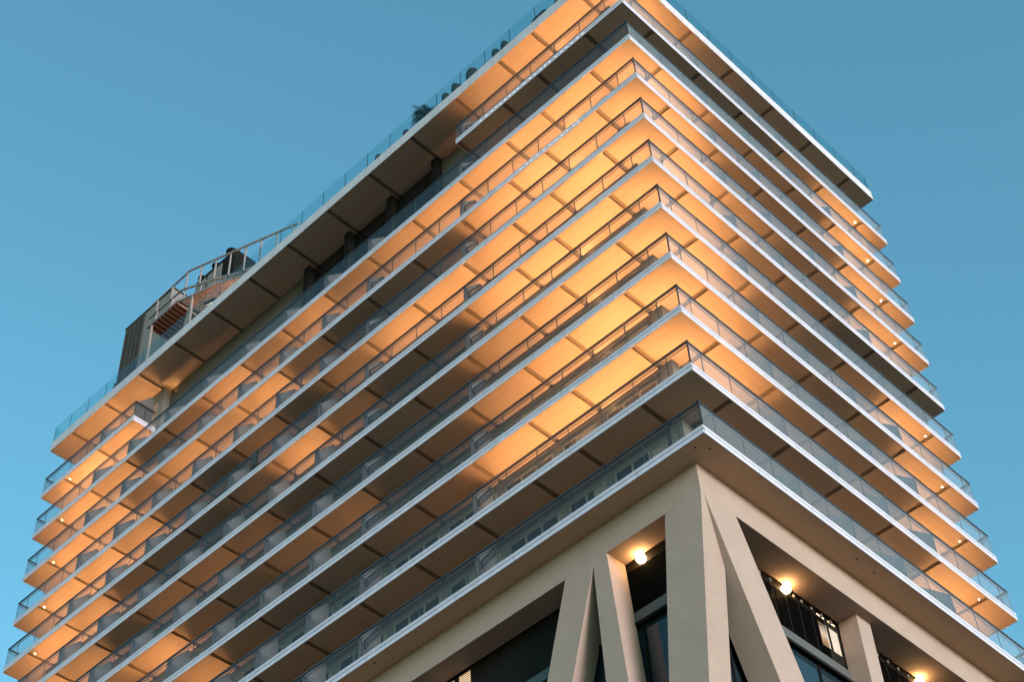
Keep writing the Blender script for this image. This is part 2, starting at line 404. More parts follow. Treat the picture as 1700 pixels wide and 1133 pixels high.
YB = [0.4] + [y + SLOT / 2 for y in YJ] + [L - 0.3]
XB = [0.4] + [x + SLOT / 2 for x in XJ] + [W - 0.3]
PORTS = {3: range(0, 10), 5: (0, 1, 2, 3, 4, 5, 7)}
WIN = {}
WR = random.Random(5)
def window(ln, parent, at, side):
    var = WR.choice((0, 0, 1, 2))
    key = (side, round(ln, 2), var)
    if key not in WIN:
        mb = MB(); h = 2.42; n = 2 if ln < 2.6 else 3
        P = (lambda a, d0, z0, b, d1, z1, m: mb.box(d0, a, z0, d1, b, z1, m)) if side == 'x' else (lambda a, d0, z0, b, d1, z1, m: mb.box(a, d0, z0, b, d1, z1, m))
        P(0, -0.03, h - 0.07, ln, 0.03, h, 'frame'); P(0, -0.03, 0, ln, 0.03, 0.06, 'frame')
        for i in range(n + 1):
            c = i * (ln - 0.09) / n; P(c, -0.033, 0.06, c + 0.09, 0.033, h - 0.07, 'frame')
        P(0.05, -0.008, 0.06, ln - 0.05, 0.012, h - 0.07, 'pane')
        if var: P(0.10, -0.0125, 0.08, ln * (0.30 if var == 1 else 0.62), -0.0085, h - 0.09, 'curtain')
        WIN[key] = mb.mesh('sliding_window')
    link('sliding_window', WIN[key], parent, at)

for k in range(0, 10):
    z = Z[k]; zt = z + FT
    # ---- slab with its edge boards and boarded soffit
    mb = MB()
    lo = 0.13
    if k < 9:
        mb.box(0.05, 0.05, z + lo, W - 0.05, L - 0.05, z + 0.395, 'slot')
    else:                                            # the top storey is cut away along the middle of the left side
        mb.box(0.05, 0.05, z + lo, W - 0.05, 11.66, z + 0.395, 'slot'); mb.box(2.3, 11.66, z + lo, W - 0.05, 39.2, z + 0.395, 'slot')
        mb.box(0.05, 39.2, z + lo, W - 0.05, L - 0.05, z + 0.395, 'slot')
    slab = obj('balcony_slab', mb, tower)
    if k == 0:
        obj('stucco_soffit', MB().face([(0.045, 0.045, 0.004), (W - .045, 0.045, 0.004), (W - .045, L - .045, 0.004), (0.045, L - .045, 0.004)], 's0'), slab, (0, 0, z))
        fascia_run('x', 0, L, z, slab); fascia_run('y', 0.046, W, z, slab)
        for hx, hy in ((0.35, 0.72), (0.80, 0.41), (9.79, 0.48), (10.95, 0.48), (0.32, 17.73)):
            obj('drain_hole', MB().tube((0, 0, -0.02), (0, 0, 0.02), 0.035, 'black', 10), slab, (hx, hy, z))
    else:
        th = lo - 0.002
        corner_soffit(z, th, slab)
        yr = [(2.38 + SLOT, 11.66), (39.2, L - .045)] if k == 9 else [(2.38 + SLOT, L - .045)]
        for y0, y1 in yr:
            for a, b in left_pieces(y0, y1): soffit('L', a, b, 0.003, z, th, slab)
        for a, b in right_pieces(2.2 + SLOT, W - .045): soffit('R', a, b, 0.003, z, th, slab)
        if k < 9: fascia_run('x', 0, L, z, slab)
        else:
            fascia_run('x', 0, 11.7, z, slab); fascia_run('x', 39.17, L, z, slab)
            fascia_run('y', 0.06, 1.6, z, slab, pos=39.17); fascia_run('y', 0.06, 2.2, z, slab, pos=11.7, flip=True)
        fascia_run('y', 0.046, W, z, slab)
    fascia_run('x', 0.06, 3.0, z, slab, pos=W, flip=True); fascia_run('y', 0.06, 3.0, z, slab, pos=L, flip=True)
    # ---- railing
    runs = []
    if k < 9: runs.append(('x', 0.0, L - 0.03, 0.03, LEFT_CUTS))
    else: runs += [('x', 0.0, 11.66, 0.03, LEFT_CUTS), ('x', 39.2, L - .03, 0.03, LEFT_CUTS), ('y', 0.1, 1.5, 39.2, [0.8]), ('y', 0.1, 2.2, 11.6, [1.1])]
    runs += [('y', 0.03, W - 0.03, 0.03, RIGHT_CUTS), ('x', 0.1, 2.4, W - 0.09, [1.2]), ('y', 0.1, 2.4, L - 0.09, [1.2])]
    railing(z, runs, zt)
    # ---- wall behind the balconies
    top = Z[k + 1] if k < 9 else ZR
    top_s = top + 0.12
    mb = MB()
    if k < 9:
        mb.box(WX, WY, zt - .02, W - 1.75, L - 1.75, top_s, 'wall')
        # dark-coloured strip standing in for the shadow gap at the head of the wall
        mb.box(WX - 0.05, WY + 0.3, top - 0.15, WX - 0.002, L - 1.75, top + 0.1, 'transom')
    else:
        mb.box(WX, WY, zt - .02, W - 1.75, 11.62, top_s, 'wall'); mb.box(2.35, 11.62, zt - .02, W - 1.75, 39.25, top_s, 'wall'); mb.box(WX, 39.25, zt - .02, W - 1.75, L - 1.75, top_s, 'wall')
    if k == 8:
        pass
    wl = obj('facade_wall', mb, tower)
    # corner pier
    obj('corner_pier', MB().box(WX - 0.10, WY - 0.06, zt, WX + 0.36, WY + 0.55, top - 0.012, 'wall'), wl)
    for i, (a, b) in enumerate(zip(YB, YB[1:])):
        if k == 9 and 11 < a < 38: continue
        if i == 0: continue
        if b > L - 1.5: continue
        window(b - a - 0.55, wl, (WX - 0.012, a + 0.28, zt + 0.02), 'x')
    for i, (a, b) in enumerate(zip(XB, XB[1:])):
        if i == 0 or b > W - 1: continue
        window(b - a - 0.6, wl, (a + 0.3, WY - 0.012, zt + 0.02), 'y')
    # ---- partitions
    for i, y in enumerate(YJ):
        if i < 3 or i == 4 or i == 13: continue
        if k == 9 and not (i == 3 or i >= 11): continue
        if k == 9 and i == 3:
            fin('x', 11.30, z, True); continue
        p = (i == 3) or (i == 5 and k in (0, 1, 2, 3, 4, 5, 6, 7)) 
        fin('x', y + SLOT + 0.0, z, p)
    for i, x in enumerate(XJ):
        if i in (1, 2, 3, 4): fin('y', x + SLOT, z, False)
    # ---- uplights and added fill for the soffit above
    kk = k + 1
    for i, (a, b) in enumerate(zip(YB, YB[1:])):
        if k == 9 and 11 < a < 38: continue
        uplight('x', a if i else 1.0, b if i else 2.5, z, LB[kk][i])
    for i, (a, b) in enumerate(zip(XB, XB[1:])):
        if i == 0: uplight('y', 1.4, 2.4, z, RB[kk][0]); continue
        uplight('y', a, b, z, RB[kk][i])

# ---- roof slab
mb = MB()
zr = ZR
mb.box(-0.07, -0.07, zr + 0.13, W - 0.15, L - 0.18, zr + 0.78, 'slot')
roof = obj('roof_slab', mb, tower)
e0 = -0.11
for a, b in left_pieces(2.38 + SLOT, L - 0.2): soffit('L', a, b, e0 + .05, zr, 0.128, roof)
for a, b in right_pieces(2.2 + SLOT, W - 0.18): soffit('R', a, b, e0 + .05, zr, 0.128, roof)
obj('soffit_panel', MB().prism([(e0 + .05, e0 + .05, 0), (2.38, 2.38, 0), (e0 + .05, 2.38, 0)], (0, 0, .128), 'plank_x'), roof, (0, 0, zr))
obj('soffit_panel', MB().prism([(e0 + .05, e0 + .05, 0), (2.2, e0 + .05, 0), (2.2, 2.2, 0)], (0, 0, .128), 'plank_y'), roof, (0, 0, zr))
LR_, WR_ = L - 0.10, W - 0.11
n = 14
for i in range(n):
    a = e0 + (LR_ - e0) * i / n; b = e0 + (LR_ - e0) * (i + 1) / n
    obj('roof_edge_panel', MB().box(0, 0.005, 0, 0.05, b - a - .005, 0.79, 'roof_edge'), roof, (e0, a, zr))
for i in range(6):
    a = e0 + .051 + (WR_ - e0 - .051) * i / 6; b = e0 + .051 + (WR_ - e0 - .051) * (i + 1) / 6
    obj('roof_edge_panel', MB().box(0.005, 0, 0, b - a - .005, 0.05, 0.79, 'roof_edge'), roof, (a, e0, zr))
obj('roof_edge_panel', MB().box(-.05, 0, 0, 0, LR_ - e0 - .06, 0.79, 'roof_edge'), roof, (WR_, e0 + .052, zr))
obj('roof_edge_panel', MB().box(0, -.05, 0, WR_ - e0 - .06, 0, 0.79, 'roof_edge'), roof, (e0 + .052, LR_, zr))
rr_ = obj('roof_glass_railing', MB().box(0.0, 0.0, 0.79, 0.05, LR_, 0.83, 'roof_edge').box(0.051, 0, 0.79, WR_, 0.05, 0.83, 'roof_edge'), tower, (e0 + .02, e0 + .02, zr))
DZ = zr + 0.79
cy = [e0 + .03] + [5.46 - 1.87 * 2 + 1.871 * i for i in range(0, 25)] + [LR_ - .05]
cy = [c for c in cy if c < LR_]
for p, q in zip(cy, cy[1:]):
    if q - p > .2: pane('x', q - p, 1.31, rr_, (e0 + .04, p, DZ + .04), 'rglass')
cx = [e0 + .06] + [0.2 + 1.871 * i for i in range(0, 12)] + [WR_ - .05]
for p, q in zip(cx, cx[1:]):
    if q - p > .2: pane('y', q - p, 1.31, rr_, (p, e0 + .04, DZ + .04), 'rglass')
for i in range(2):
    pane('y', 1.4, 1.31, rr_, (e0 + .1 + 1.4 * i, LR_ - .06, DZ + .04), 'rglass'); pane('x', 1.4, 1.31, rr_, (WR_ - .06, e0 + .1 + 1.4 * i, DZ + .04), 'rglass')

# ---- dark glazing of the tall recess below the roof (storey 9 is cut away there)
zb = Z[8] + FT
gz = obj('recess_glazing', MB().box(2.25, 15.0, zb, 2.34, 26.0, zr + .1, 'darkglass'), tower)
for yy in (14.95, 18.6, 22.1, 25.6):
    obj('recess_column', MB().box(1.80, yy, zb, 2.24, yy + 0.42, zr - .002, 'black'), gz)
for zz_ in (31.0, 32.3):
    obj('recess_transom', MB().box(2.17, 15.4, zz_, 2.246, 25.6, zz_ + .16, 'black'), gz)
mb = MB().box(2.24, 11.8, zb, 2.345, 14.94, zr - .001, 'recess')
obj('recess_wall', mb, gz)
for i in range(4):
    a = 26.05 + i * 3.27
    obj('recess_wall_panel', MB().box(2.20, a + .01, zb, 2.345, min(a + 3.25, 38.98), zr - .001, 'recess'), gz)
obj('recess_pier', MB().box(1.74, 39.0, zb, 2.34, 39.24, zr - .001, 'wall'), gz)

# ---- podium: edge beam, leaning columns, recessed dark glazing
bz = -1.38
beam = obj('edge_beam', MB().box(0.98, 2.46, bz, 2.02, L - 1.2, -0.001, 'stucco'), tower)
beam2 = obj('edge_beam', MB().box(0.98, 1.22, bz - 0.03, W - 1.0, 2.455, -0.0012, 'stucco'), tower)
def legs(name, poly, d, cut=None): return obj(name, MB().prism(poly, d, 'stucco'), tower)
B = GZ
def lean(a, s, zt_): return a + s * (zt_ - B)
# left face: corner column, upright leg and leaning leg of the inverted V (points in the plane x = .98)
def col_corner():
    yk = 0.128; zt_ = -1.395; top = [(0.9806, 1.2206), (2.15, 1.2206), (2.15, 2.92), (0.9806, 2.92)]
    mb = MB(); mb.v = [(x, y, zt_) for x, y in top] + [(x, y + yk * (zt_ - B), B) for x, y in top]; i = mb._m('stucco')
    for q in ((3, 2, 1, 0), (4, 5, 6, 7), (0, 1, 5, 4), (1, 2, 6, 5), (2, 3, 7, 6), (3, 0, 4, 7)): mb.f.append(q); mb.mi.append(i)
    return obj('leaning_column', mb, tower)
col_corner()
def legx(yt0, yt1, s0, s1, x0=0.9806, dx=1.03, zt_=-0.5, name='leaning_column', zb_=B):
    """leg in the left face: top edge yt0..yt1 at the beam, sides drifting by s0, s1 per metre of descent"""
    d = zt_ - zb_
    return obj(name, MB().prism([(x0, yt0, zt_), (x0, yt1, zt_), (x0, yt1 + s1 * d, zb_), (x0, yt0 + s0 * d, zb_)], (dx, 0, 0), 'stucco'), tower)
def legy(xt0, xt1, s0, s1, y0=1.2206, dy=1.15, zt_=-0.5, zb_=B):
    d = zt_ - zb_
    return obj('leaning_column', MB().prism([(xt0, y0, zt_), (xt1, y0, zt_), (xt1 + s1 * d, y0, zb_), (xt0 + s0 * d, y0, zb_)], (0, dy, 0), 'stucco'), tower)
legx(5.83, 6.47, -0.05, 0.0, x0=0.981)
legx(6.10, 7.58, 0.345, 0.327, zb_=-20)
legx(22.0, 23.2, -0.327, -0.345, zb_=-20); legx(23.6, 24.3, 0.0, 0.05); legx(24.0, 25.3, 0.345, 0.327, zb_=-20)
legx(45.5, 46.9, -0.05, 0.0)
d_ = -0.5 + 21
obj('leaning_column', MB().prism([(0.9812, 1.2206, -0.5), (2.63, 1.2206, -0.5), (2.63 + .363 * d_, 1.2206, -21), (0.83 + .363 * d_, 1.2206, -21), (0.9812, 1.2206, -0.916)], (0, 1.15, 0), 'stucco'), tower)
legy(10.83, 11.75, -0.03, -0.03, y0=1.64, dy=0.86, zt_=-1.2)
legy(19.6, 21.1, -0.05, 0.0)
# recessed storey under the beam
gx, gy = 2.12, 2.56
mb = MB().box(gx, gy, -3.75, W - 1.6, L - 1.6, bz + .05, 'dark')
pod = obj('podium_storey', mb, tower)
obj('podium_glazing', MB().box(gx + .05, gy + .05, -8.6, W - 1.65, L - 1.65, -4.22, 'blueglass'), pod)
mb = MB().box(gx - .12, gy - .12, -4.22, W - 1.5, L - 1.5, -3.75, 'transom').box(gx - .16, gy - .16, -4.36, W - 1.5, L - 1.5, -4.225, 'black')
obj('transom_band', mb, pod)
for i in range(24):
    obj('mullion', MB().box(gx - .02, 0, -8.6, gx + .049, .07, -4.37, 'black'), pod, (0, gy + 0.9 + i * 1.9, 0))
for i in range(10):
    obj('mullion', MB().box(0, gy - .02, -8.6, .07, gy + .049, -4.37, 'black'), pod, (gx + 0.9 + i * 1.9, 0, 0))
obj('podium_band', MB().box(gx - .1, gy - .1, -9.4, W - 1.5, L - 1.5, -8.6, 'stucco'), pod)
obj('podium_core', MB().box(gx + .1, gy + .1, B, W - 1.7, L - 1.7, -9.4, 'darkglass'), pod)
# louvre blades in front of the dark storey
LK = {}
def louvre(side, a, b, z0, z1):
    mb = MB(); zz_ = z0; ln = b - a
    while zz_ < z1:
        if side == 'x': mb.prism([(-.055, 0, zz_), (-.001, 0, zz_ + .045), (-.001, 0, zz_ + .057), (-.055, 0, zz_ + .012)], (0, ln, 0), 'dark')
        else: mb.prism([(0, -.055, zz_), (0, -.001, zz_ + .045), (0, -.001, zz_ + .057), (0, -.055, zz_ + .012)], (ln, 0, 0), 'dark')
        zz_ += 0.09
    obj('louvre_panel', mb, pod, (gx, a, 0) if side == 'x' else (a, gy, 0))
for i in range(4): louvre('x', 2.7 + i * 1.62, 2.7 + i * 1.62 + 1.55, -3.70, bz - .35)
for i in range(9): louvre('y', 2.7 + i * 0.80, 2.7 + i * 0.80 + .74, -3.70, bz - .35)
for i in range(6): louvre('y', 12.4 + i * 0.80, 12.4 + i * 0.80 + .74, -3.70, bz - .35)
lit = glow('lit_room', (1.0, 0.60, 0.30), 0.36)
for a in (9.42, 10.12):
    o = obj('lit_window', MB().box(0, -.02, -1.1, 0.5, -.004, 0, lit), pod, (a, gy, -1.95))
    mb = MB()
    for j in range(13): mb.box(-.02, -.04, -1.08 + j * .085, .52, -.022, -1.08 + j * .085 + .022, 'black')
    obj('blind', mb, o, (a, gy, -1.95))
    obj('lit_slit', MB().box(0, -.02, 0, .46, -.004, .08, lit), pod, (a + .02, gy, -1.66))
for a in (14.1, 15.0):
    o = obj('lit_window', MB().box(-.02, 0, -.75, -.004, 0.62, 0, lit), pod, (gx, a, -1.5))
    mb = MB()
    for j in range(9): mb.box(-.04, -.02, -.74 + j * .085, -.022, .64, -.74 + j * .085 + .022, 'black')
    obj('blind', mb, o, (gx, a, -1.5))

# ------------------------------------------------------------------ small lamps under the podium edge
for x in [4.6, 5.2, 5.81, 6.45, 7.9, 8.38, 9.01, 9.63, 10.22, 12.6, 13.3, 14.0, 14.7, 15.4]:
    mb = MB().tube((0, 0, 0), (0, 0, .16), .012, 'black', 6).tube((0, 0.0, -.13), (0, 0, .0), .055, 'frame', 10, .04)
    obj('spotlight', mb, tower, (x, 2.47, -1.58), True)
globe = glow('globe_light', (1.0, 0.60, 0.24), 22.0)
GL = [((1.97, 4.98, -1.60), 'glowing globe lamp under the beam between the leaning leg and the corner column'),
      ((7.37, 2.42, -1.62), 'glowing globe lamp among small spotlights right of the diagonal column'),
      ((16.13, 2.42, -1.62), 'glowing globe lamp at the bottom edge of the view, under the right-hand beam')]
for p, lab in GL:
    t = link('globe_lamp', None, at=(p[0], p[1], p[2] + .24)); tag(t, lab, 'lamp', 'globe lamps under the podium beam')
    obj('globe', MB().sphere((0, 0, 0), .19, .19, .19, globe, 20, 16), t, p, True)
    obj('ceiling_rose', MB().tube((0, 0, 0), (0, 0, .07), .07, 'black', 14), t, (p[0], p[1], p[2] + .15), False)

sc_m = glow('sconce', (1.0, 0.55, 0.2), 30.0)
for k in range(2, 11):
    zt_ = (Z[k] if k < 10 else ZR) - .62
    if k == 9: continue
    o = obj('wall_sconce', MB().box(-.09, -.09, .12, 0, .09, .2, 'wall').face([(-.085, -.085, .203), (-.005, -.085, .203), (-.005, .085, .203), (-.085, .085, .203)], sc_m), tower, (WX - .005, 5.15, zt_))
obj('wall_sconce', MB().box(-.09, -.09, .12, 0, .09, .2, 'wall').face([(-.085, -.085, .203), (-.005, -.085, .203), (-.005, .085, .203), (-.085, .085, .203)], sc_m), tower, (2.19, 38.5, ZR - .7))

# tiny spots at the ends of the storeys, below the edge boards
spot = glow('end_spot', (1.0, 0.62, 0.28), 110.0)
for k in range(1, 10):
    if k >= 4:
        o = obj('edge_spot', MB().tube((0, 0, -.07), (0, 0, 0), .024, 'white', 10).face([(.022 * math.cos(a * .628), .022 * math.sin(a * .628), -.072) for a in range(10)], spot), tower, (.30, 45.80, Z[k] - .001))
    if k != 5:
        o = obj('edge_spot', MB().tube((0, 0, -.07), (0, 0, 0), .024, 'white', 10).face([(.022 * math.cos(a * .628), .022 * math.sin(a * .628), -.072) for a in range(10)], spot), tower, (19.50, .30, Z[k] - .001))
# little lights set in the shadow gap of two storeys
fairy = glow('fairy_light', (1.0, 0.9, 0.78), 1.3)
for zz_, a, b in ((Z[9], 2.6, 10.2), (Z[7], 3.6, 7.6)):
    y = a
    while y < b:
        obj('gap_light', MB().box(0, 0, 0.004, .03, .11, .022, fairy), tower, (0.004, y, zz_ + .2165)); y += random.choice((.30, .34, .42))

# ------------------------------------------------------------------ things on the roof
def yat(y): return y
# stair and lift block
blk = link('rooftop_block', None, at=(5.6, 44.6, DZ)); tag(blk, 'tall dark brown and grey lift block on the roof at the far left end', 'rooftop block')
obj('brown_face', MB().box(3.0, 45.06, DZ, 8.2, 47.3, 46.78, 'clad'), blk)
obj('grey_face', MB().box(3.04, 42.0, DZ, 8.2, 45.055, 46.74, 'panel'), blk)
obj('roof_cap', MB().box(2.96, 41.95, 46.785, 8.25, 47.35, 46.88, 'clad'), blk)
for i in range(4): obj('cladding_joint', MB().box(-.012, 0, 0, 0, .03, 11.9, 'black'), blk, (2.999, 45.4 + i * .5, DZ + .2))

# steel stair with landing
st = link('steel_stair', None, at=(1.9, 34.0, DZ)); tag(st, 'pale steel staircase with timber treads climbing to a landing beside the rooftop block', 'staircase')
low = [(28.4, 35.35), (33.33, 38.16), (36.24, 39.44), (37.95, 40.25), (41.06, 40.30)]
mid = [(28.2, 35.9), (31.2, 37.3), (34.4, 39.3), (37.55, 41.09), (40.99, 41.19)]
top_ = [(25.87, 37.17), (31.4, 39.85), (36.97, 42.52), (41.12, 42.35)]
def itp(pl, y):
    for (a, va), (b, vb) in zip(pl, pl[1:]):
        if a <= y <= b: return va + (vb - va) * (y - a) / (b - a)
    return pl[0][1] if y < pl[0][0] else pl[-1][1]
for x, full in ((1.0, True), (2.75, False)):
    for nm, pl, wd, ht in (('stringer', low, .10, .16), ('stair_rail', mid, .09, .14), ('top_rail', top_, .09, .12)):
        if not full and nm == 'stair_rail': pass
        mb = MB()
        for (a, va), (b, vb) in zip(pl, pl[1:]): mb.beam((x, a, va), (x, b, vb), wd, ht, 'steel')
        obj(nm, mb, st)
    for y in [26.3 + i * 1.55 for i in range(10)]:
        zt_, zm_ = itp(top_, y), max(itp(mid, y - .25), DZ) if y > 28 else DZ
        obj('baluster', MB().beam((x, y, zt_), (x, y + .05, zm_), .09, .09, 'steel'), st)
    for y in [30.4, 32.2, 34.0, 35.4, 37.2, 38.6, 40.2]:
        obj('strut', MB().beam((x, y - .15, itp(mid, y - .15)), (x, y + .1, itp(low, y + .1)), .07, .07, 'steel'), st)
for x, y0, y1 in ((1.0, 36.2, 36.15), (1.1, 36.3, 37.3), (2.75, 36.2, 36.2), (1.05, 40.6, 40.5), (2.7, 40.6, 40.5)):
    obj('leg', MB().beam((x, y0, itp(low, y0)), (x, y1, DZ), .13, .13, 'steel'), st)
TM = {}
y = 29.0
while y < 37.6:
    obj('tread', MB().box(0, 0, 0, 1.64, .13, .05, 'timber'), st, (1.055, y, itp(low, y) + .02)); y += .27
for i in range(9): obj('landing_joist', MB().box(0, 0, 0, 1.64, .10, .16, 'timber'), st, (1.055, 38.1 + i * .36, 40.34))
obj('landing_deck', MB().box(1.055, 37.95, 40.51, 2.70, 41.1, 40.56, 'clad'), st)
obj('glass_screen', MB().box(2.9, 36.3, DZ, 2.93, 41.0, 38.2, 'panel'), st)
# warm lamp under the flight: the treads there are lit in the photograph
wl_ = link('stair_lamp', None, at=(2.4, 33.0, DZ)); tag(wl_, 'small warm uplight on the roof deck under the timber stair treads', 'lamp')
obj('lamp_body', MB().tube((0, 0, 0), (0, 0, .18), .09, 'black', 12), wl_, (2.4, 33.2, DZ))
obj('lens', MB().face([(.085 * math.cos(a * .5236), .085 * math.sin(a * .5236), .182) for a in range(12)], glow('stair_glow', (1, .42, .2), 1300)), wl_, (2.4, 33.2, DZ))

# plant cabinets behind the stair
cb = link('plant_cabinet', None, at=(3.8, 36.6, 39.0)); tag(cb, 'dark plant cabinet behind the steel stair landing, with domed vents on top', 'plant cabinet')
obj('cabinet_body', MB().box(2.9, 34.9, DZ, 4.6, 39.0, 44.6, 'black'), cb)
obj('cabinet_door', MB().box(2.87, 36.2, 41.0, 2.899, 37.7, 44.2, 'panel'), cb)
obj('cabinet_door', MB().box(2.87, 37.9, 41.0, 2.899, 38.9, 44.2, 'panel'), cb)
for y, z_, r_ in ((35.6, 44.6, .38), (37.2, 44.6, .30), (38.7, 44.6, .28)):
    obj('vent_cowl', MB().tube((0, 0, 0), (0, 0, .35), r_ * .55, 'black', 14).sphere((0, 0, .35), r_, r_, r_ * .8, 'black', 16, 7, -.3), cb, (3.1, y, z_), True)
# dish
ds = link('satellite_dish', None, at=(.8, 34.0, DZ)); tag(ds, 'round dark satellite dish under the timber stair, behind the roof railing', 'dish')
obj('mast', MB().tube((0, 0, 0), (0, 0, 2.4), .04, 'steel', 8), ds, (1.0, 34.0, DZ))
mb = MB(); mb.tube((-.06, 0, 0), (.0, 0.02, -.03), .46, 'black', 24); mb.tube((0.002, .021, -.031), (.04, .034, -.05), .50, 'white', 24)
obj('reflector', mb, ds, (.93, 34.0, DZ + 2.45))
# grille gate at the far end
gt = link('grille_gate', None, at=(1.1, 42.6, DZ)); tag(gt, 'dark vertical-bar gate on the roof deck in front of the grey block', 'gate')
mb = MB().box(.55, 43.1, DZ, .60, 43.16, DZ + 1.9, 'black').box(1.75, 43.1, DZ, 1.80, 43.16, DZ + 1.9, 'black').box(.6, 43.1, DZ + 1.84, 1.75, 43.16, DZ + 1.9, 'black').box(.6, 43.1, DZ + .05, 1.75, 43.16, DZ + .1, 'black')
obj('gate_frame', mb, gt)
for i in range(10): obj('bar', MB().box(0, 0, 0, .02, .02, 1.74, 'black'), gt, (.66 + i * .11, 43.12, DZ + .1))

# furniture along the roof edge
def chair(y, top, label, x=0.42, wdt=.62, m='wick', rz=0):
    """rounded tub chair: curved back shell, seat pad, four legs"""
    t = link('terrace_chair', None, at=(x, y, DZ)); tag(t, label, 'chair', 'dark tub chairs along the roof edge')
    hgt = top - DZ; mb = MB(); n = 12; pts = []
    for i in range(n + 1):
        a = math.radians(-115 + 230 * i / n); hh = .42 + (hgt - .42) * (0.35 + .65 * max(0, math.cos(a * .78)))
        pts.append((-.30 * math.cos(a), wdt / 2 * math.sin(a), hh))
    for (a, b) in zip(pts, pts[1:]):
        ia, ib = (a[0] * .86, a[1] * .86), (b[0] * .86, b[1] * .86)
        mb.face([(a[0], a[1], .3), (b[0], b[1], .3), b, a], m).face([(ia[0], ia[1], .3), (ia[0], ia[1], a[2]), (ib[0], ib[1], b[2]), (ib[0], ib[1], .3)], m)
        mb.face([a, b, (ib[0], ib[1], b[2]), (ia[0], ia[1], a[2])], m)
    obj('back_shell', mb, t, (x, y, DZ))
    obj('seat_pad', MB().box(-.24, -wdt * .42, .32, .26, wdt * .42, .44, m), t, (x, y, DZ))
    for sx in (-.2, .22):
        for sy in (-1, 1): obj('leg', MB().tube((sx, sy * wdt * .36, 0), (sx * .9, sy * wdt * .33, .32), .018, 'black', 6), t, (x, y, DZ))
    return t
for y, tp, lab in [(18.02, 35.32, 'dark tub chair on the roof edge farthest left, on its own'),
                   (15.75, 35.36, 'dark tub chair on the roof edge just left of the palm'),
                   (12.60, 35.60, 'dark tub chair on the roof edge first to the right of the palm'),
                   (11.85, 35.75, 'dark tall tub chair in the middle of the three right of the palm'),
                   (10.60, 35.82, 'large dark tub chair third to the right of the palm'),
                   (8.72, 35.62, 'dark tub chair left one of the pair before the sofa'),
                   (8.05, 35.66, 'dark tub chair right one of the pair before the sofa')]:
    chair(yat(y), tp, lab, wdt=.9 if y == 10.60 else .62)
def lounger(y0, y1, h, lab):
    t = link('sun_lounger', None, at=(.45, (y0 + y1) / 2, DZ)); tag(t, lab, 'lounger', 'low dark loungers on the roof edge')
    c = (y0 + y1) / 2
    obj('bed_cushion', MB().box(.2, y0, DZ + h - .12, .8, y1, DZ + h, 'wick'), t)
    obj('frame', MB().box(.22, y0 + .02, DZ + h - .2, .78, y1 - .02, DZ + h - .122, 'black'), t)
    for x in (.25, .72):
        for y in (y0 + .1, y1 - .15): obj('leg', MB().box(x, y, DZ, x + .05, y + .05, DZ + h - .2, 'black'), t)
lounger(16.1, 17.7, .62, 'low dark lounger between the two leftmost roof chairs')
lounger(9.35, 10.1, .68, 'short dark lounger between the roof chairs right of the palm')
lounger(13.0, 13.6, .60, 'short dark lounger right beside the potted palm on the left roof edge')
lounger(11.0 + .35, 11.55, .9, 'narrow dark side seat between the tall tub chair and the large tub chair')
lounger(6.35, 7.55, .66, 'low dark lounger just left of the roof-edge sofa')
sf = link('terrace_sofa', None, at=(.5, 5.5, DZ)); tag(sf, 'dark high-backed sofa on the roof edge near the top corner', 'sofa')
mb = MB().prism([(.3, 6.05, DZ + .3), (.3, 6.05, DZ + .95), (.3, 5.85, DZ + 1.15), (.3, 5.2, DZ + 1.2), (.3, 4.98, DZ + 1.05), (.3, 4.9, DZ + .3)], (.16, 0, 0), 'wick')
obj('backrest', mb, sf); obj('seat', MB().box(.46, 4.95, DZ + .28, 1.05, 6.0, DZ + .45, 'wick'), sf)
for x in (.34, .95):
    for y in (4.95, 5.95): obj('leg', MB().box(x, y, DZ, x + .05, y + .05, DZ + .3, 'black'), sf)
s2 = link('terrace_sofa', None, at=(.5, 4.0, DZ)); tag(s2, 'dark sofa cut by the top edge of the picture, right of the high-backed sofa', 'sofa')
obj('backrest', MB().box(.3, 3.5, DZ + .3, .46, 4.4, DZ + 1.05, 'wick'), s2); obj('seat', MB().box(.46, 3.5, DZ + .28, 1.05, 4.4, DZ + .45, 'wick'), s2)
for y in (3.52, 4.33): obj('leg', MB().box(.4, y, DZ, .45, y + .05, DZ + .3, 'black'), s2)

def palm(x, y, h, rad, lab, nf=11, seed=1, cat='palm'):
    rnd = random.Random(seed)
    t = link('potted_palm', None, at=(x, y, DZ)); tag(t, lab, cat)
    obj('pot', MB().tube((0, 0, 0), (0, 0, .5), .2, 'black', 14, .27), t, (x, y, DZ))
    obj('stem', MB().tube((0, 0, .45), (.03, .02, h), .07, 'clad', 8, .05), t, (x, y, DZ))
    for i in range(nf):
        a = 2 * math.pi * i / nf + rnd.uniform(-.2, .2); el = rnd.uniform(.5, 1.15); mb = MB(); pr = None; ln = rad * rnd.uniform(.8, 1.1)
        for s in range(11):
            q = s / 10; rr = ln * q * math.cos(el) * 1.2; zz_ = h + ln * (math.sin(el) * q - 1.0 * q * q * .9)
            pt = Vector((rr * math.cos(a), rr * math.sin(a), zz_))
            if pr is not None:
                mb.beam(pr, pt, .018, .014, 'leaf'); dr = (pt - pr).normalized(); sd_ = dr.cross(Vector((0, 0, 1))).normalized()
                for sg in (-1, 1):
                    for qq in (0, .5):
                        l = .34 * math.sin(math.pi * min(1, .18 + q * .85)); b0 = pr.lerp(pt, qq)
                        tip = b0 + sd_ * sg * l + dr * l * .55 + Vector((0, 0, -l * .35))
                        mb.face([b0, b0 + dr * .045, tip], 'leaf')
            pr = pt
        obj('frond', mb, t, (x, y, DZ))
palm(.5, 14.35, 1.15, 1.3, 'dark potted palm behind the roof glass on the left side', 15, 3)
palm(.7, 27.2, .55, .75, 'smaller dark potted palm on the roof beside the foot of the steel stair', 11, 5)
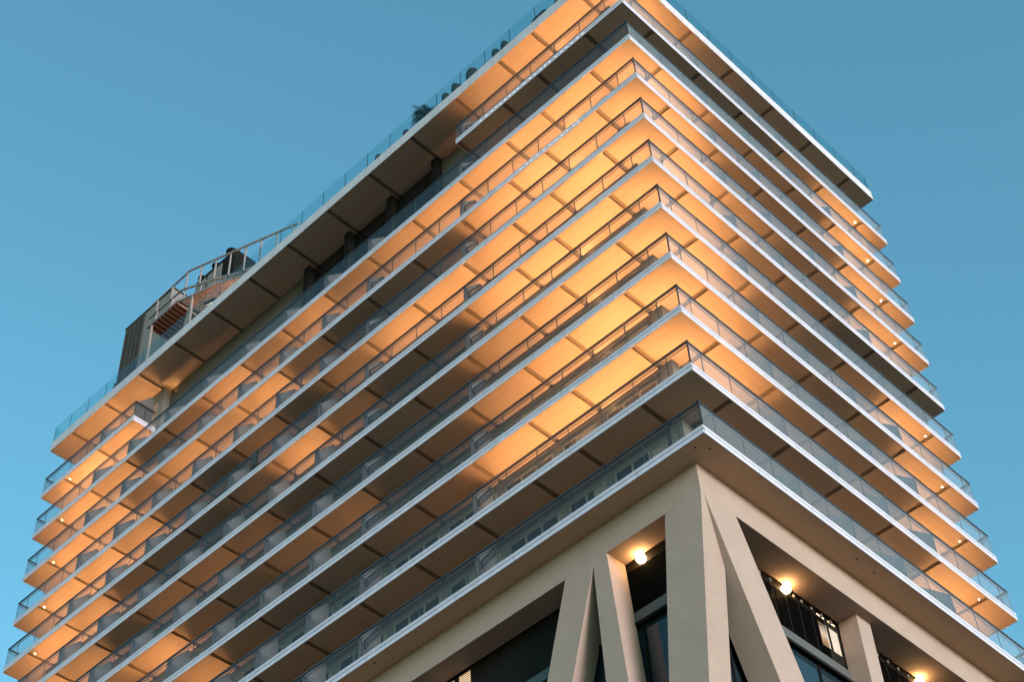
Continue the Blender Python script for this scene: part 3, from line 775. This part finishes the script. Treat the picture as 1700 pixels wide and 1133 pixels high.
palm(20.1, .75, .75, .75, 'small potted palm showing above the roof edge on the right side', 9, 9)
lamp_t = link('terrace_lantern', None, at=(.5, 20.9, DZ)); tag(lamp_t, 'small dark mushroom lantern on the roof edge left of the chairs', 'lantern')
obj('post', MB().tube((.5, 21.6, DZ), (.5, 21.6, DZ + .7), .03, 'black', 8), lamp_t)
obj('shade', MB().sphere((.5, 21.6, DZ + .68), .26, .26, .14, 'black', 16, 6, 0.0), lamp_t, smooth=True)
# round seats and low planting along the right-hand roof edge
for x, lab in ((5.85, 'brown rounded chair back above the right roof edge nearer the corner'), (9.75, 'brown rounded chair back above the right roof edge, second from the corner')):
    t = link('rattan_chair', None, at=(x, .5, DZ)); tag(t, lab, 'chair', 'rattan chairs on the right roof edge')
    obj('back', MB().sphere((x, .55, DZ + .75), .42, .12, .55, 'cush', 20, 10, -.9), t, smooth=True)
    obj('seat', MB().tube((x, .85, DZ + .3), (x, .85, DZ + .45), .4, 'cush', 20), t)
    for a in (0.8, 2.3, 3.9, 5.5): obj('leg', MB().tube((x + .3 * math.cos(a), .85 + .3 * math.sin(a), DZ), (x + .25 * math.cos(a), .85 + .25 * math.sin(a), DZ + .3), .02, 'black', 6), t)
for i, (x, ln, lab) in enumerate([(7.3, 1.6, 'low dark shrubs in a planter between the two rattan chairs'), (11.9, 1.8, 'low dark shrubs just right of the second rattan chair'),
                                  (14.6, 1.7, 'low dark shrubs halfway along the right roof edge'), (17.8, 1.6, 'low dark shrubs left of the small right-hand palm'), (21.3, .9, 'low dark shrubs at the far right end of the roof')]):
    t = link('planter', None, at=(x, .4, DZ)); tag(t, lab, 'planter', 'planters along the right roof edge')
    obj('trough', MB().box(x - ln / 2, .22, DZ, x + ln / 2, .58, DZ + .35, 'panel'), t)
    rnd = random.Random(40 + i); mb = MB()
    for _ in range(520):
        c = Vector((x + rnd.uniform(-ln / 2, ln / 2), .4 + rnd.uniform(-.2, .2), DZ + .33 + abs(rnd.gauss(0, .17)) * (1.2 - abs(rnd.uniform(-1, 1)) * .4)))
        d = Vector((rnd.uniform(-1, 1), rnd.uniform(-1, 1), rnd.uniform(-.2, 1))).normalized() * .07; e = d.cross(Vector((rnd.uniform(-1, 1), rnd.uniform(-1, 1), rnd.uniform(-1, 1)))).normalized() * .025
        mb.face([c - d, c + e, c + d, c - e], 'bush')
    o = obj('shrub', mb, t)

# dark towel hung over a balcony rail
tw = obj('towel', MB().prism([(.00, 0, -1.05), (-.012, 0, 0.0), (.03, 0, .05), (.075, 0, 0.0), (.10, 0, -.75), (.085, 0, -.75), (.07, 0, -.02), (.03, 0, .03), (.0, 0, 0), (.012, 0, -1.05)], (0, .5, 0), 'cloth'), at=(.005, 26.55, Z[5] + RAIL_T + .01))
tag(tw, 'dark towel hung over a balcony railing low on the left facade', 'towel')
